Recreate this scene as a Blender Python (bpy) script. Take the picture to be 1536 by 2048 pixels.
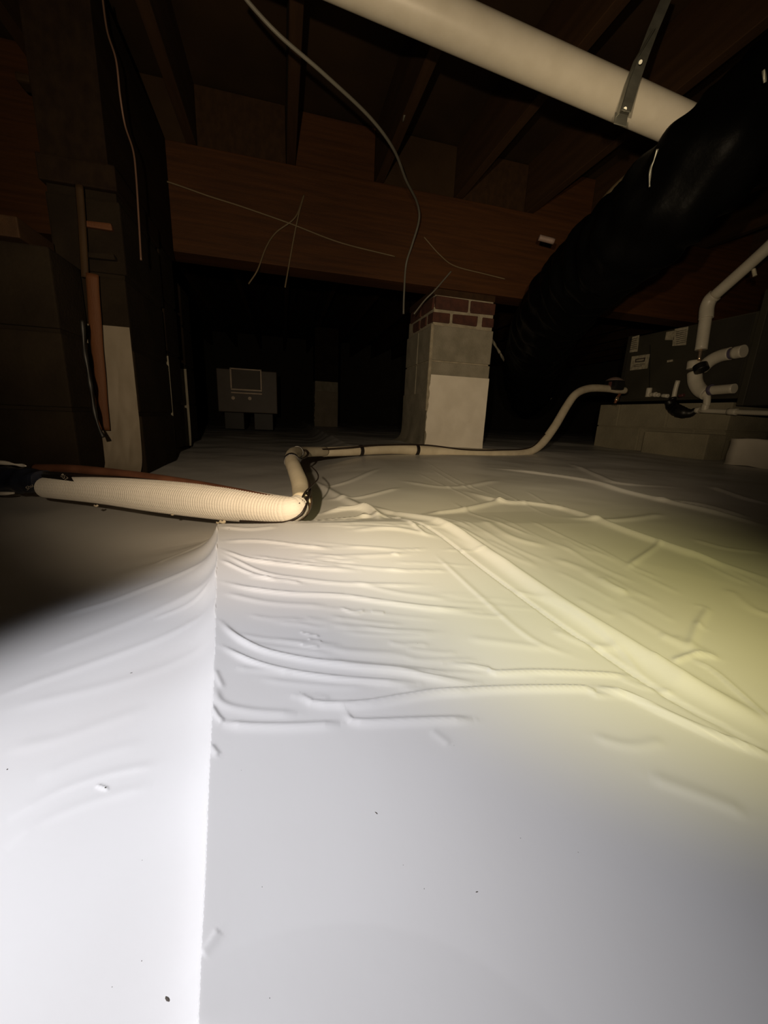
import bpy, bmesh, math, random
import numpy as np
from mathutils import Vector, Matrix

for o in list(bpy.data.objects): bpy.data.objects.remove(o)
R = math.radians
SC = bpy.context.scene
COL = SC.collection
rnd = random.Random(7)

# ------------------------------------------------------------------ camera
CAM = Vector((0, 0, .16)); AZ, PITCH, ROLL, FPX = R(15), R(14), R(2.6), 769.0
f_ = Vector((math.sin(AZ)*math.cos(PITCH), math.cos(AZ)*math.cos(PITCH), -math.sin(PITCH)))
r0 = Vector((math.cos(AZ), -math.sin(AZ), 0)); u0 = r0.cross(f_)
r_ = r0*math.cos(ROLL)+u0*math.sin(ROLL); u_ = -r0*math.sin(ROLL)+u0*math.cos(ROLL)
cd = bpy.data.cameras.new('camera'); cam = bpy.data.objects.new('camera', cd); COL.objects.link(cam)
cam.matrix_world = Matrix(((r_.x, u_.x, -f_.x, CAM.x), (r_.y, u_.y, -f_.y, CAM.y), (r_.z, u_.z, -f_.z, CAM.z), (0, 0, 0, 1)))
cd.sensor_fit = 'HORIZONTAL'; cd.sensor_width = 36; cd.lens = 36*FPX/1536; cd.clip_start = .005; cd.clip_end = 60
SC.camera = cam
SC.view_settings.view_transform = 'Standard'; SC.view_settings.look = 'None'
SC.view_settings.exposure = 0; SC.view_settings.gamma = 1
try: SC.view_settings.use_curve_mapping = False
except Exception: pass
w = bpy.data.worlds.new('world'); SC.world = w; w.use_nodes = True
w.node_tree.nodes['Background'].inputs[0].default_value = (.02, .015, .01, 1)
w.node_tree.nodes['Background'].inputs[1].default_value = .1

def lamp(name, loc, target, power, color, size, angle, blend):
    l = bpy.data.lights.new(name, 'SPOT'); l.energy = power; l.color = color
    l.shadow_soft_size = size; l.spot_size = R(angle); l.spot_blend = blend
    o = bpy.data.objects.new(name, l); COL.objects.link(o); o.location = loc
    o.rotation_euler = (Vector(target)-Vector(loc)).to_track_quat('-Z', 'Y').to_euler()
    return o
# the photographer's white work light held above the phone, and a warm head lamp aimed further in
lamp('work_light', (-.40, -.07, .50), (-.06, .17, 0), 21, (.97, .955, 1.0), .03, 48, 1)
lamp('head_lamp', (.13, -.10, .38), (.31, .38, 0), 8.6, (1.0, .87, .33), .012, 62, 1)
lamp('phone_light', (-.09, -.05, .25), (.36, 1.6, .86), 34, (1.0, .77, .50), .008, 116, .8)
lamp('pier_fill_beam', (.04, -.03, .24), (1.45, 2.0, .62), 34, (1.0, .78, .50), .01, 58, 1)  # added fill spot that lifts the pier and air handler, not a real torch

# ------------------------------------------------------------------ helpers
def ray(x, y): return f_ + r_*((x-768)/FPX) - u_*((y-1024)/FPX)
def on_floor(x, y, z=0.): d = ray(x, y); return CAM + d*((z-CAM.z)/d.z)
def on_x(x, y, X): d = ray(x, y); return CAM + d*(X/d.x)
def on_y(x, y, Y): d = ray(x, y); return CAM + d*(Y/d.y)
def on_z(x, y, z): d = ray(x, y); return CAM + d*((z-CAM.z)/d.z)
def at(x, y, Z): return CAM + ray(x, y)*Z

MATS = {}
def mat(name, color, rough=.6, color2=None, scale=8., bump=0., bscale=60., spec=.5, metal=0., stretch=(1, 1, 1), detail=4., lo=.35, hi=.65):
    if name in MATS: return MATS[name]
    m = bpy.data.materials.new(name); m.use_nodes = True; nt = m.node_tree; n = nt.nodes; L = nt.links
    b = n['Principled BSDF']; b.inputs['Roughness'].default_value = rough; b.inputs['Metallic'].default_value = metal
    b.inputs['Specular IOR Level'].default_value = spec
    tc = n.new('ShaderNodeTexCoord'); mp = n.new('ShaderNodeMapping'); mp.inputs['Scale'].default_value = stretch
    L.new(tc.outputs['Object'], mp.inputs['Vector'])
    nz = n.new('ShaderNodeTexNoise'); nz.inputs['Scale'].default_value = scale; nz.inputs['Detail'].default_value = detail
    L.new(mp.outputs[0], nz.inputs['Vector'])
    cr = n.new('ShaderNodeValToRGB'); cr.color_ramp.elements[0].position = lo; cr.color_ramp.elements[1].position = hi
    c2 = color2 or tuple(c*.82 for c in color)
    cr.color_ramp.elements[0].color = (*c2, 1); cr.color_ramp.elements[1].color = (*color, 1)
    L.new(nz.outputs['Fac'], cr.inputs[0]); L.new(cr.outputs[0], b.inputs['Base Color'])
    if bump:
        n2 = n.new('ShaderNodeTexNoise'); n2.inputs['Scale'].default_value = bscale; n2.inputs['Detail'].default_value = 5
        L.new(mp.outputs[0], n2.inputs['Vector'])
        bp = n.new('ShaderNodeBump'); bp.inputs['Strength'].default_value = bump; bp.inputs['Distance'].default_value = .004
        L.new(n2.outputs['Fac'], bp.inputs['Height']); L.new(bp.outputs[0], b.inputs['Normal'])
    MATS[name] = m; return m

M_sheet = mat('white_vapour_barrier', (.80, .80, .80), .42, (.75, .74, .73), 5, .015, 260, .45)
M_soil = mat('soil', (.10, .07, .05), .95, None, 12, .6, 60)
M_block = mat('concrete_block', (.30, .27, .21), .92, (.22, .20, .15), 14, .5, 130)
M_blockshade = mat('shaded_concrete_block', (0.0234, 0.0169, 0.0104), .95, (0.0156, 0.01105, 0.00715), 9, .5, 110, .1)  # block colour darkened to paint the shade on the left and far piers
M_linershade = mat('shaded_liner', (0.231, 0.1925, 0.143), .7, (0.187, 0.154, 0.11), 9, .12, 60)  # white liner with shade painted in, for the left and far piers
M_woodshade = mat('shaded_timber', (.022, .013, .007), .8, (.014, .008, .005), 5, .2, 60, .1, stretch=(8, .5, 5))  # timber blackened to paint the unlit area over the left piers
M_film = mat('brown_plastic_film', (.16, .10, .055), .45)
M_mortar = mat('mortar', (.40, .35, .26), .95, (.30, .26, .19), 30, .6, 160)
M_brick = mat('red_brick', (0.096, 0.0336, 0.0208), .9, (0.06, 0.0224, 0.0152), 25, .5, 150)
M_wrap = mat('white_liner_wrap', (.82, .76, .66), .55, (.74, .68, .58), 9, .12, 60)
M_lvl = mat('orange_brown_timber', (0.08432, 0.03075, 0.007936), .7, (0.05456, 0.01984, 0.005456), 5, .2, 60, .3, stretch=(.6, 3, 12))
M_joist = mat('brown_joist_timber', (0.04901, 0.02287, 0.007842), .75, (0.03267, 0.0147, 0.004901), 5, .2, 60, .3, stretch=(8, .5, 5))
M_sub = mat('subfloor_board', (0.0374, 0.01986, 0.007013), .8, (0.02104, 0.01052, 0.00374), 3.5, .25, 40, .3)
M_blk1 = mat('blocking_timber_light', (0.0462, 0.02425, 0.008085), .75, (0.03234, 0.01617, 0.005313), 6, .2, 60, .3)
M_orange = mat('orange_timber', (0.105, 0.0345, 0.0072), .75, (0.0945, 0.03045, 0.0063), 10, .3, 60, stretch=(6, 6, 1))
M_tarshade = mat('black_sealant_and_shade', (.012, .011, .010), .5)
M_pvc = mat('white_pvc', (0.6808, 0.6348, 0.5336), .38, (0.6256, 0.5796, 0.4784), 18, .03, 200)
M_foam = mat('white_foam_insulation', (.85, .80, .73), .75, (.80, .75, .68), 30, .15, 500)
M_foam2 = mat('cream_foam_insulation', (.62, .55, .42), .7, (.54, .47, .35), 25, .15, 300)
M_copper = mat('dull_copper', (.30, .13, .075), .42, (.20, .085, .05), 20, .05, 100, .5, .55)
M_wire = mat('dark_control_wire', (.022, .013, .009), .5)
M_navy = mat('navy_tape', (.022, .026, .045), .42, (.012, .014, .026), 25, .5, 60)
M_blacktape = mat('black_tape', (.016, .012, .011), .4, None, 20, .3, 90)
M_text = mat('pale_lettering', (.70, .62, .52), .6)
M_duct = mat('black_duct_jacket', (0.00144, 0.00144, 0.00144), .45, (0.00096, 0.00096, 0.00096), 6, .5, 30, .03)
M_tan = mat('tan_tape', (.075, .055, .028), .6)
M_steel = mat('galvanised_steel', (.34, .34, .29), .45, (.24, .24, .20), 25, .1, 120, .5, .6)
M_cable = mat('grey_white_cable', (0.1764, 0.168, 0.1386), .55)
M_cabledim = mat('dusty_tan_cable', (0.192, 0.1408, 0.0768), .6)
M_cablered = mat('dusty_brown_cable', (.16, .09, .06), .6)
M_cab = mat('olive_grey_cabinet', (0.05831, 0.05301, 0.03817), .5, (0.04506, 0.04135, 0.02969), 5, .05, 80)
M_cab2 = mat('dark_grey_cabinet', (0.04335, 0.03927, 0.0306), .55, (0.03315, 0.0306, 0.02346), 5, .05, 80)
M_label = mat('paper_label', (0.52, 0.468, 0.3536), .7, (0.336, 0.304, 0.224), 60)
M_print = mat('label_print', (.05, .035, .03), .8)
M_rubber = mat('black_rubber', (.010, .009, .008), .45)
M_base = mat('tan_grey_block', (0.36, 0.32, 0.225), .92, (0.28, 0.25, 0.175), 7, .5, 110)
M_red = mat('maroon_plastic', (.12, .045, .04), .5)
M_pink = mat('dusty_pink_plastic', (.28, .20, .17), .6)
M_metalbox = mat('far_grey_metal', (0.1147, 0.09282, 0.07644), .5, (0.09282, 0.07371, 0.06006), 8, .05, 80)
M_trimbox = mat('pale_metal_trim', (.50, .40, .31), .45, None, 20, 0, 1, .5, .2)
M_dark = mat('dark_panel', (.13, .11, .09), .6)
M_chrome = mat('bright_copper_stub', (.85, .66, .48), .22, None, 20, 0, 1, .5, .85)
M_wall = mat('dark_foundation_block', (.05, .045, .035), .95, None, 6, .4, 60)
M_dirt = mat('dirt_fleck', (.10, .085, .07), .9)
M_clear = mat('glossy_primer_purple', (.12, .10, .16), .4)

def link(name, me, m=None, parent=None):
    o = bpy.data.objects.new(name, me); COL.objects.link(o)
    if m and not me.materials: me.materials.append(m)
    if parent: o.parent = parent
    return o
def thing(name, label, cat, loc=(0, 0, 0), group=None):
    o = bpy.data.objects.new(name, None); COL.objects.link(o); o.location = loc; o.empty_display_size = .05
    o['label'] = label; o['category'] = cat
    if group: o['group'] = group
    o['_loc'] = 0; del o['_loc']
    return o
def tag(o, label, cat, group=None):
    o['label'] = label; o['category'] = cat
    if group: o['group'] = group
    return o
def off(parent): return Vector(parent.location) if parent else Vector((0, 0, 0))

def box(name, lo, hi, m, parent=None, bev=.0, rz=0., jit=0., segs=2, me_only=False):
    """axis aligned box lo..hi in WORLD coordinates (stored relative to its parent)"""
    lo, hi = Vector(lo), Vector(hi); c = (lo+hi)/2; s = hi-lo
    bm = bmesh.new(); bmesh.ops.create_cube(bm, size=1)
    for v in bm.verts:
        v.co = Vector((v.co.x*s.x, v.co.y*s.y, v.co.z*s.z))
        if jit: v.co += Vector([rnd.uniform(-jit, jit) for _ in range(3)])
    if bev: bmesh.ops.bevel(bm, geom=bm.edges[:], offset=min(bev, min(s)*.45), segments=segs, affect='EDGES', profile=.6)
    me = bpy.data.meshes.new(name); bm.to_mesh(me); bm.free()
    o = link(name, me, m, parent); o.location = c-off(parent); o.rotation_euler = (0, 0, rz)
    return o
def mesh_np(name, V, Fq, m, parent=None, smooth=True):
    me = bpy.data.meshes.new(name); V = np.asarray(V, np.float32); Fq = np.asarray(Fq, np.int32)
    if parent: V = V - np.array(off(parent), np.float32)
    me.vertices.add(len(V)); me.vertices.foreach_set('co', V.ravel())
    k = Fq.shape[1]
    me.loops.add(Fq.size); me.loops.foreach_set('vertex_index', Fq.ravel())
    me.polygons.add(len(Fq)); me.polygons.foreach_set('loop_start', np.arange(0, Fq.size, k, dtype=np.int32))
    me.polygons.foreach_set('loop_total', np.full(len(Fq), k, np.int32))
    me.update(calc_edges=True); me.validate()
    if smooth: me.polygons.foreach_set('use_smooth', np.ones(len(me.polygons), bool))
    return link(name, me, m, parent)
def catmull(P, n, closed=False):
    P = [np.array(p, float) for p in P]; Q = [2*P[0]-P[1]]+P+[2*P[-1]-P[-2]]; out = []
    seg = len(P)-1; L = [np.linalg.norm(P[i+1][:3]-P[i][:3]) for i in range(seg)]; T = sum(L)
    for i in range(seg):
        a, b, c, d = Q[i:i+4]; k = max(2, int(round(n*L[i]/T)))
        for t in np.linspace(0, 1, k, endpoint=False):
            out.append(.5*((2*b)+(c-a)*t+(2*a-5*b+4*c-d)*t*t+(3*b-a-3*c+d)*t**3))
    out.append(P[-1]); return np.array(out)
def tube(name, pts, rad, m, parent=None, n=60, sides=16, prof=None, caps=True, flat=1., straight=False):
    """tube through pts (x,y,z[,radius]); prof(s_metres, theta) multiplies the radius"""
    pts = [tuple(p)+((rad,) if len(p) == 3 else ()) for p in pts]
    C = np.array(pts, float) if straight else catmull(pts, n)
    P = C[:, :3]; rr = C[:, 3]
    T = np.gradient(P, axis=0); T /= np.linalg.norm(T, axis=1)[:, None]
    up = np.array([0, 0, 1.]); N = np.zeros_like(P)
    v = up-T[0]*(up@T[0])
    if np.linalg.norm(v) < .2: v = np.array([0, 1., 0])-T[0]*T[0][1]
    N[0] = v/np.linalg.norm(v)
    for i in range(1, len(P)):
        v = N[i-1]-T[i]*(N[i-1]@T[i]); N[i] = v/np.linalg.norm(v)
    B = np.cross(T, N); s = np.concatenate([[0], np.cumsum(np.linalg.norm(np.diff(P, axis=0), axis=1))])
    th = np.linspace(0, 2*np.pi, sides, endpoint=False)
    k = np.ones((len(P), sides)) if prof is None else prof(s[:, None], th[None, :])
    V = P[:, None]+(rr[:, None]*k)[..., None]*(N[:, None]*np.cos(th)[None, :, None]*flat+B[:, None]*np.sin(th)[None, :, None])
    i = np.arange(len(P)-1)[:, None]; j = np.arange(sides)[None, :]; j2 = (j+1) % sides
    Fq = np.stack([i*sides+j+0*j2, i*sides+j2, (i+1)*sides+j2, (i+1)*sides+j], -1).reshape(-1, 4)
    V = V.reshape(-1, 3)
    if caps:
        V = np.vstack([V, P[0], P[-1]]); a, b = len(V)-2, len(V)-1; j = np.arange(sides); j2 = (j+1) % sides; e = (len(P)-1)*sides
        c1 = np.stack([np.full(sides, a), j2, j, j], -1); c2 = np.stack([np.full(sides, b), e+j, e+j2, e+j2], -1)
        # triangles written as quads are invalid: use bmesh instead
        me = bpy.data.meshes.new(name); VV = V-np.array(off(parent))
        faces = Fq.tolist()+[[a, int(x), int(y)] for x, y in zip(j2, j)]+[[b, e+int(x), e+int(y)] for x, y in zip(j, j2)]
        me.from_pydata(VV.tolist(), [], faces); me.update()
        sm = np.ones(len(faces), bool); sm[len(Fq):] = False; me.polygons.foreach_set('use_smooth', sm)
        return link(name, me, m, parent)
    return mesh_np(name, V, Fq, m, parent)
def sub(pts, a, b, n=12):
    """slice of a smooth path between fractions a..b, as points"""
    C = catmull([tuple(p) for p in pts], 400); s = np.concatenate([[0], np.cumsum(np.linalg.norm(np.diff(C[:, :3], axis=0), axis=1))]); s /= s[-1]
    return [tuple(np.array([np.interp(t, s, C[:, k]) for k in range(C.shape[1])])) for t in np.linspace(a, b, n)]
def text_on(name, body, p0, ang, size, zf, lift, m, parent):
    """lettering laid on a curved surface: glyph outlines are mapped point by point"""
    c = bpy.data.curves.new(name, 'FONT'); c.body = body; c.size = size; c.resolution_u = 3
    o = bpy.data.objects.new(name, c); COL.objects.link(o); bpy.context.view_layer.update()
    me = bpy.data.meshes.new_from_object(o.evaluated_get(bpy.context.evaluated_depsgraph_get())); bpy.data.objects.remove(o)
    off_p = off(parent if parent.parent is None else parent.parent)+(parent.location if parent.parent else Vector())
    a = R(ang)
    bm = bmesh.new(); bm.from_mesh(me); bmesh.ops.triangulate(bm, faces=bm.faces[:]); bmesh.ops.subdivide_edges(bm, edges=bm.edges[:], cuts=1)
    for v in bm.verts:
        u, w_ = v.co.x, v.co.y
        x = p0[0]+u*math.cos(a)+w_*math.sin(a); y = p0[1]+u*math.sin(a)-w_*math.cos(a)
        v.co = at(x, y, zf(x, y)-lift)-off_p
    bm.to_mesh(me); bm.free(); me.materials.clear()
    o = link(name, me, m, None); o.parent = parent
    return o

# ------------------------------------------------------------------ floor of plastic sheeting
def fl(pts): return np.array([list(on_floor(*p))[:2] for p in pts])
SEAM = [(437, 1052), (436, 1120), (434, 1200), (432, 1300), (429, 1400), (424, 1500), (419, 1600), (415, 1700), (411, 1800), (405, 1900), (402, 1980), (399, 2060)]
# ridges: photo polyline, height mm, half width mm on the left / right of the direction of travel
RID = [
 # main taped diagonal seam and its neighbours
 ([(610, 930), (680, 985), (740, 1020), (800, 1045)], 6, 11, 8),
 ([(735, 1008), (815, 1038), (890, 1070), (985, 1132), (1108, 1215), (1230, 1290), (1362, 1372), (1475, 1430), (1590, 1490)], 7, 7, 8.5),
 ([(722, 1018), (800, 1050), (870, 1085), (960, 1150), (1080, 1235), (1200, 1315), (1330, 1400), (1440, 1460), (1560, 1530)], -2.4, 2.4, 2.4),
 ([(1185, 1385), (1250, 1400), (1330, 1438), (1420, 1478), (1500, 1508), (1560, 1528)], 3.4, 2.4, 2.2),
 ([(980, 935), (1090, 948), (1180, 965), (1250, 985), (1400, 1020), (1560, 1062)], 7, 9, 12),
 ([(935, 985), (1000, 1005), (1060, 1008), (1130, 1020), (1230, 1060), (1340, 1100), (1450, 1140), (1560, 1175)], 6, 7, 10),
 ([(1140, 925), (1200, 955), (1240, 970), (1340, 975)], 5, 14, 12), ([(1420, 975), (1490, 1000), (1560, 1012)], 5, 14, 10),
 ([(850, 1030), (930, 1020), (1020, 1000)], 5, 8, 8),
 ([(1370, 1325), (1420, 1350), (1480, 1400), (1560, 1475)], 1.5, 3, 2.5),
 ([(1340, 1335), (1390, 1320), (1440, 1330)], 1.6, 3, 3),
 ([(1380, 1222), (1410, 1232), (1395, 1262), (1420, 1275)], 1.2, 4, 4), ([(1395, 1255), (1375, 1310)], 1.2, 4, 4),
 ([(1250, 1150), (1300, 1110), (1320, 1090)], 2, 5, 5),
 ([(960, 1050), (1020, 1090), (1100, 1110)], 1.6, 9, 9), ([(1100, 1130), (1180, 1160), (1260, 1210)], 1.4, 9, 9),
 ([(1000, 1190), (1100, 1220), (1210, 1290), (1300, 1380)], 1.0, 4, 3), ([(870, 1130), (960, 1210), (1060, 1290), (1160, 1330)], 1.0, 5, 3),
 ([(1100, 1270), (1170, 1300), (1240, 1310)], 1.2, 5, 5), ([(1450, 1190), (1500, 1230), (1560, 1250)], 1.5, 7, 7),
 ([(1380, 1080), (1450, 1100), (1530, 1110)], 1.6, 10, 8), ([(1130, 1040), (1230, 1045), (1330, 1030)], 3, 12, 9),
 ([(1300, 1000), (1400, 1010), (1500, 1040)], 4, 14, 12), ([(800, 960), (900, 975), (1000, 960)], 3, 14, 12),
 # folds radiating from the bend of the insulated line
 ([(640, 1015), (700, 1012), (740, 1020), (760, 1050)], 7, 8, 6), ([(600, 1052), (680, 1042), (760, 1030)], 5, 6, 5),
 ([(560, 1070), (650, 1055), (730, 1050)], 3, 5, 4), ([(640, 1030), (720, 1034), (790, 1044)], 4, 6, 5),
 ([(640, 960), (700, 955), (760, 935)], 3, 12, 10), ([(650, 985), (720, 990), (800, 975)], 3, 9, 8),
 ([(790, 1040), (830, 1075), (850, 1090)], 2.5, 4, 4), ([(700, 1085), (790, 1080), (880, 1095)], 1.6, 6, 6),
 ([(440, 1085), (500, 1088), (560, 1080)], 2.0, 5, 5),
 # long transverse wrinkles of the middle sheet
 ([(447, 1117), (520, 1112), (600, 1118), (660, 1122)], 2.0, 3.2, 4.5),
 ([(445, 1135), (500, 1152), (600, 1160), (720, 1163)], 1.8, 3.2, 4), ([(445, 1142), (520, 1175), (600, 1185), (700, 1190), (860, 1188)], 1.4, 3, 3),
 ([(445, 1158), (500, 1180), (560, 1192)], 1.5, 2.5, 3), ([(620, 1140), (720, 1135), (830, 1128)], 1.0, 5, 5),
 ([(452, 1203), (500, 1211), (580, 1215), (680, 1214), (760, 1222), (860, 1232), (960, 1236)], 2.3, 2.6, 4),
 ([(450, 1225), (540, 1236), (660, 1236)], .9, 4, 4), ([(700, 1185), (800, 1205), (900, 1215)], .8, 4, 4),
 ([(444, 1282), (475, 1308), (520, 1328), (590, 1340), (700, 1350), (800, 1356), (870, 1368), (960, 1378)], 2.3, 2.2, 3.2),
 ([(446, 1330), (500, 1352), (570, 1366), (660, 1374), (760, 1378), (840, 1380)], 2.1, 2.0, 3.0),
 ([(640, 1340), (740, 1346), (830, 1352), (900, 1360)], 1.2, 1.5, 3),
 ([(885, 1341), (930, 1343), (975, 1350), (990, 1357), (1060, 1354), (1150, 1356), (1240, 1362), (1290, 1376)], 2.0, 1.8, 3.0),
 ([(606, 1412), (625, 1424), (680, 1426), (740, 1420), (800, 1408), (880, 1396), (980, 1389), (1080, 1386), (1170, 1387), (1190, 1398), (1240, 1402)], 2.6, 1.8, 3.4),
 ([(1230, 1365), (1290, 1385), (1350, 1395)], 1.0, 2, 2.5),
 ([(445, 1480), (500, 1479), (580, 1473), (640, 1467), (685, 1462)], 1.5, 2.0, 3.5),
 ([(692, 1438), (700, 1452), (720, 1457), (800, 1453), (880, 1449), (950, 1448)], 1.9, 1.7, 3.4),
 ([(432, 1410), (445, 1440), (500, 1450), (600, 1448)], .8, 2.5, 3.5), ([(425, 1448), (440, 1470), (452, 1478)], .8, 1.6, 2),
 ([(424, 1525), (440, 1545)], .6, 1.5, 2), ([(432, 1378), (448, 1412)], .6, 2, 2),
 ([(600, 1290), (640, 1296)], .8, 1.2, 1.2), ([(615, 1303), (645, 1306)], .8, 1.2, 1.2), ([(600, 1315), (640, 1318)], .7, 1.2, 1.2),
 ([(780, 1128), (800, 1132)], 1.5, 2, 2), ([(680, 1238), (710, 1246), (730, 1240)], 1.0, 2, 2), ([(740, 1242), (770, 1244)], 1.0, 1.8, 1.8),
 ([(860, 1470), (885, 1488), (900, 1500)], .35, 3, 3), ([(930, 1290), (1020, 1300), (1100, 1310)], .7, 5, 5),
 ([(1180, 1480), (1260, 1500), (1330, 1490)], .7, 4, 4), ([(1290, 1560), (1400, 1600), (1500, 1640)], .8, 6, 4),
 ([(404, 1935), (425, 1905), (440, 1880)], .35, 1.3, 2.2),
 # soft folds of the left sheet
 ([(420, 1120), (360, 1128), (290, 1140), (200, 1158), (100, 1170)], 1.6, 7, 9), ([(425, 1065), (370, 1070), (300, 1085)], 1.5, 7, 6),
 ([(430, 1170), (340, 1190), (200, 1225), (60, 1260)], 1.0, 8, 10), ([(428, 1230), (330, 1258), (190, 1290), (60, 1320), (-40, 1345)], 1.0, 6, 8),
 ([(425, 1180), (380, 1200), (300, 1215)], 1.0, 4, 4), ([(430, 1290), (330, 1320), (200, 1345), (0, 1370)], .6, 7, 7),
 ([(300, 1400), (200, 1425), (100, 1450), (0, 1460)], .5, 6, 6), ([(320, 1520), (220, 1530), (110, 1560), (0, 1615)], .5, 2.5, 4),
 ([(310, 1560), (200, 1580), (80, 1620), (0, 1680)], .4, 3, 4), ([(190, 1552), (215, 1562)], .8, 1, 1), ([(290, 1470), (180, 1490), (60, 1530)], .35, 5, 5),
]
for k in range(46):      # many shallow drag wrinkles across the middle sheet
    x = rnd.uniform(450, 900); y = rnd.uniform(1065, 1420); L = rnd.uniform(60, 260); sl = rnd.uniform(.0, .08)
    RID.append(([(x, y), (x+L*.35, y+L*.35*sl+rnd.uniform(-2, 3)), (x+L*.7, y+L*.7*sl+rnd.uniform(-2, 3)), (x+L, y+L*sl)], rnd.uniform(.25, .8)*(1.6 if y < 1200 else .8), 2.2, 3.2))
for k in range(34):      # and along the diagonal on the far sheet
    x = rnd.uniform(820, 1420); y = rnd.uniform(.60, .98)*(x-720)*.62+1000-rnd.uniform(0, 170); L = rnd.uniform(60, 200)
    RID.append(([(x, y), (x+L*.5, y+L*.27+rnd.uniform(-5, 5)), (x+L, y+L*.5)], rnd.uniform(.4, 1.1), 5, 6))
def seg_dist(px, py, C):
    best = np.full(px.shape, 1e9); side = np.zeros(px.shape); tt = np.zeros(px.shape)
    n = len(C)-1
    for i in range(n):
        a, b = C[i], C[i+1]; d = b-a; L2 = max(d@d, 1e-12)
        t = ((px-a[0])*d[0]+(py-a[1])*d[1])/L2
        tc = np.clip(t, 0, 1); dx = px-(a[0]+tc*d[0]); dy = py-(a[1]+tc*d[1]); q = dx*dx+dy*dy
        m = q < best; best[m] = q[m]; side[m] = np.sign(d[0]*dy-d[1]*dx)[m]; tt[m] = ((i+tc)/n)[m]
    return np.sqrt(best), side, tt
def vnoise(x, y, s, seed):
    rs = np.random.RandomState(seed); out = np.zeros(x.shape)
    for k in range(7):
        a = rs.uniform(0, 2*np.pi); fr = s*rs.uniform(.6, 1.6); ph = rs.uniform(0, 6.28)
        out += np.sin((x*np.cos(a)+y*np.sin(a))*fr+ph+1.3*np.sin((x*np.sin(a)-y*np.cos(a))*fr*.7+ph*2))
    return out/7
SEAMF = catmull([(*p, 0) for p in fl(SEAM)], 60)[:, :2]
def height(x, y):
    d0 = np.hypot(x, y); far = np.clip(d0/1.2, .15, 2.2)
    z = vnoise(x, y, 5, 1)*.005*far+vnoise(x, y, 14, 2)*.0025*far+vnoise(x, y, 45, 3)*.0006*np.clip(far, .3, 1.5)
    for pts, hmm, wl, wr in RID:
        C = catmull([(*p, 0) for p in fl(pts)], 26)[:, :2]
        pad = max(wl, wr)*.0035
        m = (x > C[:, 0].min()-pad) & (x < C[:, 0].max()+pad) & (y > C[:, 1].min()-pad) & (y < C[:, 1].max()+pad)
        if not m.any(): continue
        d, s, t = seg_dist(x[m], y[m], C)
        wdt = np.where(s > 0, wl, wr)*(.00078 if hmm < 2.8 else .001)
        z[m] += hmm*.001*np.exp(-(d/wdt)**2)*np.clip(np.sin(np.pi*np.clip(t, .02, .98))*2.2, 0, 1)
    # overlap seam: left sheet rolls over a crest and drops on to the middle sheet
    m = (d0 < 1.6) & (y > .0)
    xx, yy = x[m], y[m]
    d, s, t = seg_dist(xx, yy, SEAMF); d = np.sqrt(d*d+.0007**2); sc = np.clip(np.hypot(xx, yy)/.4, .22, 1.3)
    fade = np.clip(1-np.clip(yy-.50, 0, 1)/.10, 0, 1)
    left = s > 0
    crest = .034*sc
    zl = crest*np.exp(-d/(.20*sc))
    zr = crest*(.45*np.exp(-d/(.007*sc))+.55*np.exp(-d/(.040*sc)))*(1+.10*np.sin(yy*95))
    z[m] += np.where(left, zl, zr)*fade
    # added slope: left ground drops under the line set so the sheet darkens
    q = (x+.09)*-.91+(y-.47)*.41
    q = np.clip(np.log1p(np.exp(np.clip((q+.035)/.08, -30, 30)))*.08, 0, 3)*np.clip((.35-x)/.3, 0, 1)
    z -= .065*np.tanh(q*.30/.065)
    return z
FACES_ANG = np.concatenate([np.radians(np.linspace(15-60, 15+60, 1000)), np.radians(np.linspace(15+60, 15+300, 70))[1:-1]])
RADS = np.concatenate([[.02], np.geomspace(.034, 9.5, 640)])
AA, RR = np.meshgrid(FACES_ANG, RADS); GX = RR*np.sin(AA); GY = RR*np.cos(AA)
GZ = height(GX.ravel(), GY.ravel()).reshape(GX.shape)
nA, nR = GX.shape[1], GX.shape[0]
V = np.stack([GX, GY, GZ], -1).reshape(-1, 3)
G3 = V.reshape(nR, nA, 3); dA = np.roll(G3, -1, 1)-np.roll(G3, 1, 1); dR = np.gradient(G3, axis=0)
VN = np.cross(dA, dR).reshape(-1, 3); VN /= np.linalg.norm(VN, axis=1)[:, None]+1e-12; VN[VN[:, 2] < 0] *= -1
i = np.arange(nR-1)[:, None]; j = np.arange(nA)[None, :]; j2 = (j+1) % nA
Q = np.stack([i*nA+j, (i+1)*nA+j, (i+1)*nA+j2, i*nA+j2], -1).reshape(-1, 4)[:, ::-1]
fx, fy = V[Q, 0].mean(1), V[Q, 1].mean(1)
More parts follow.
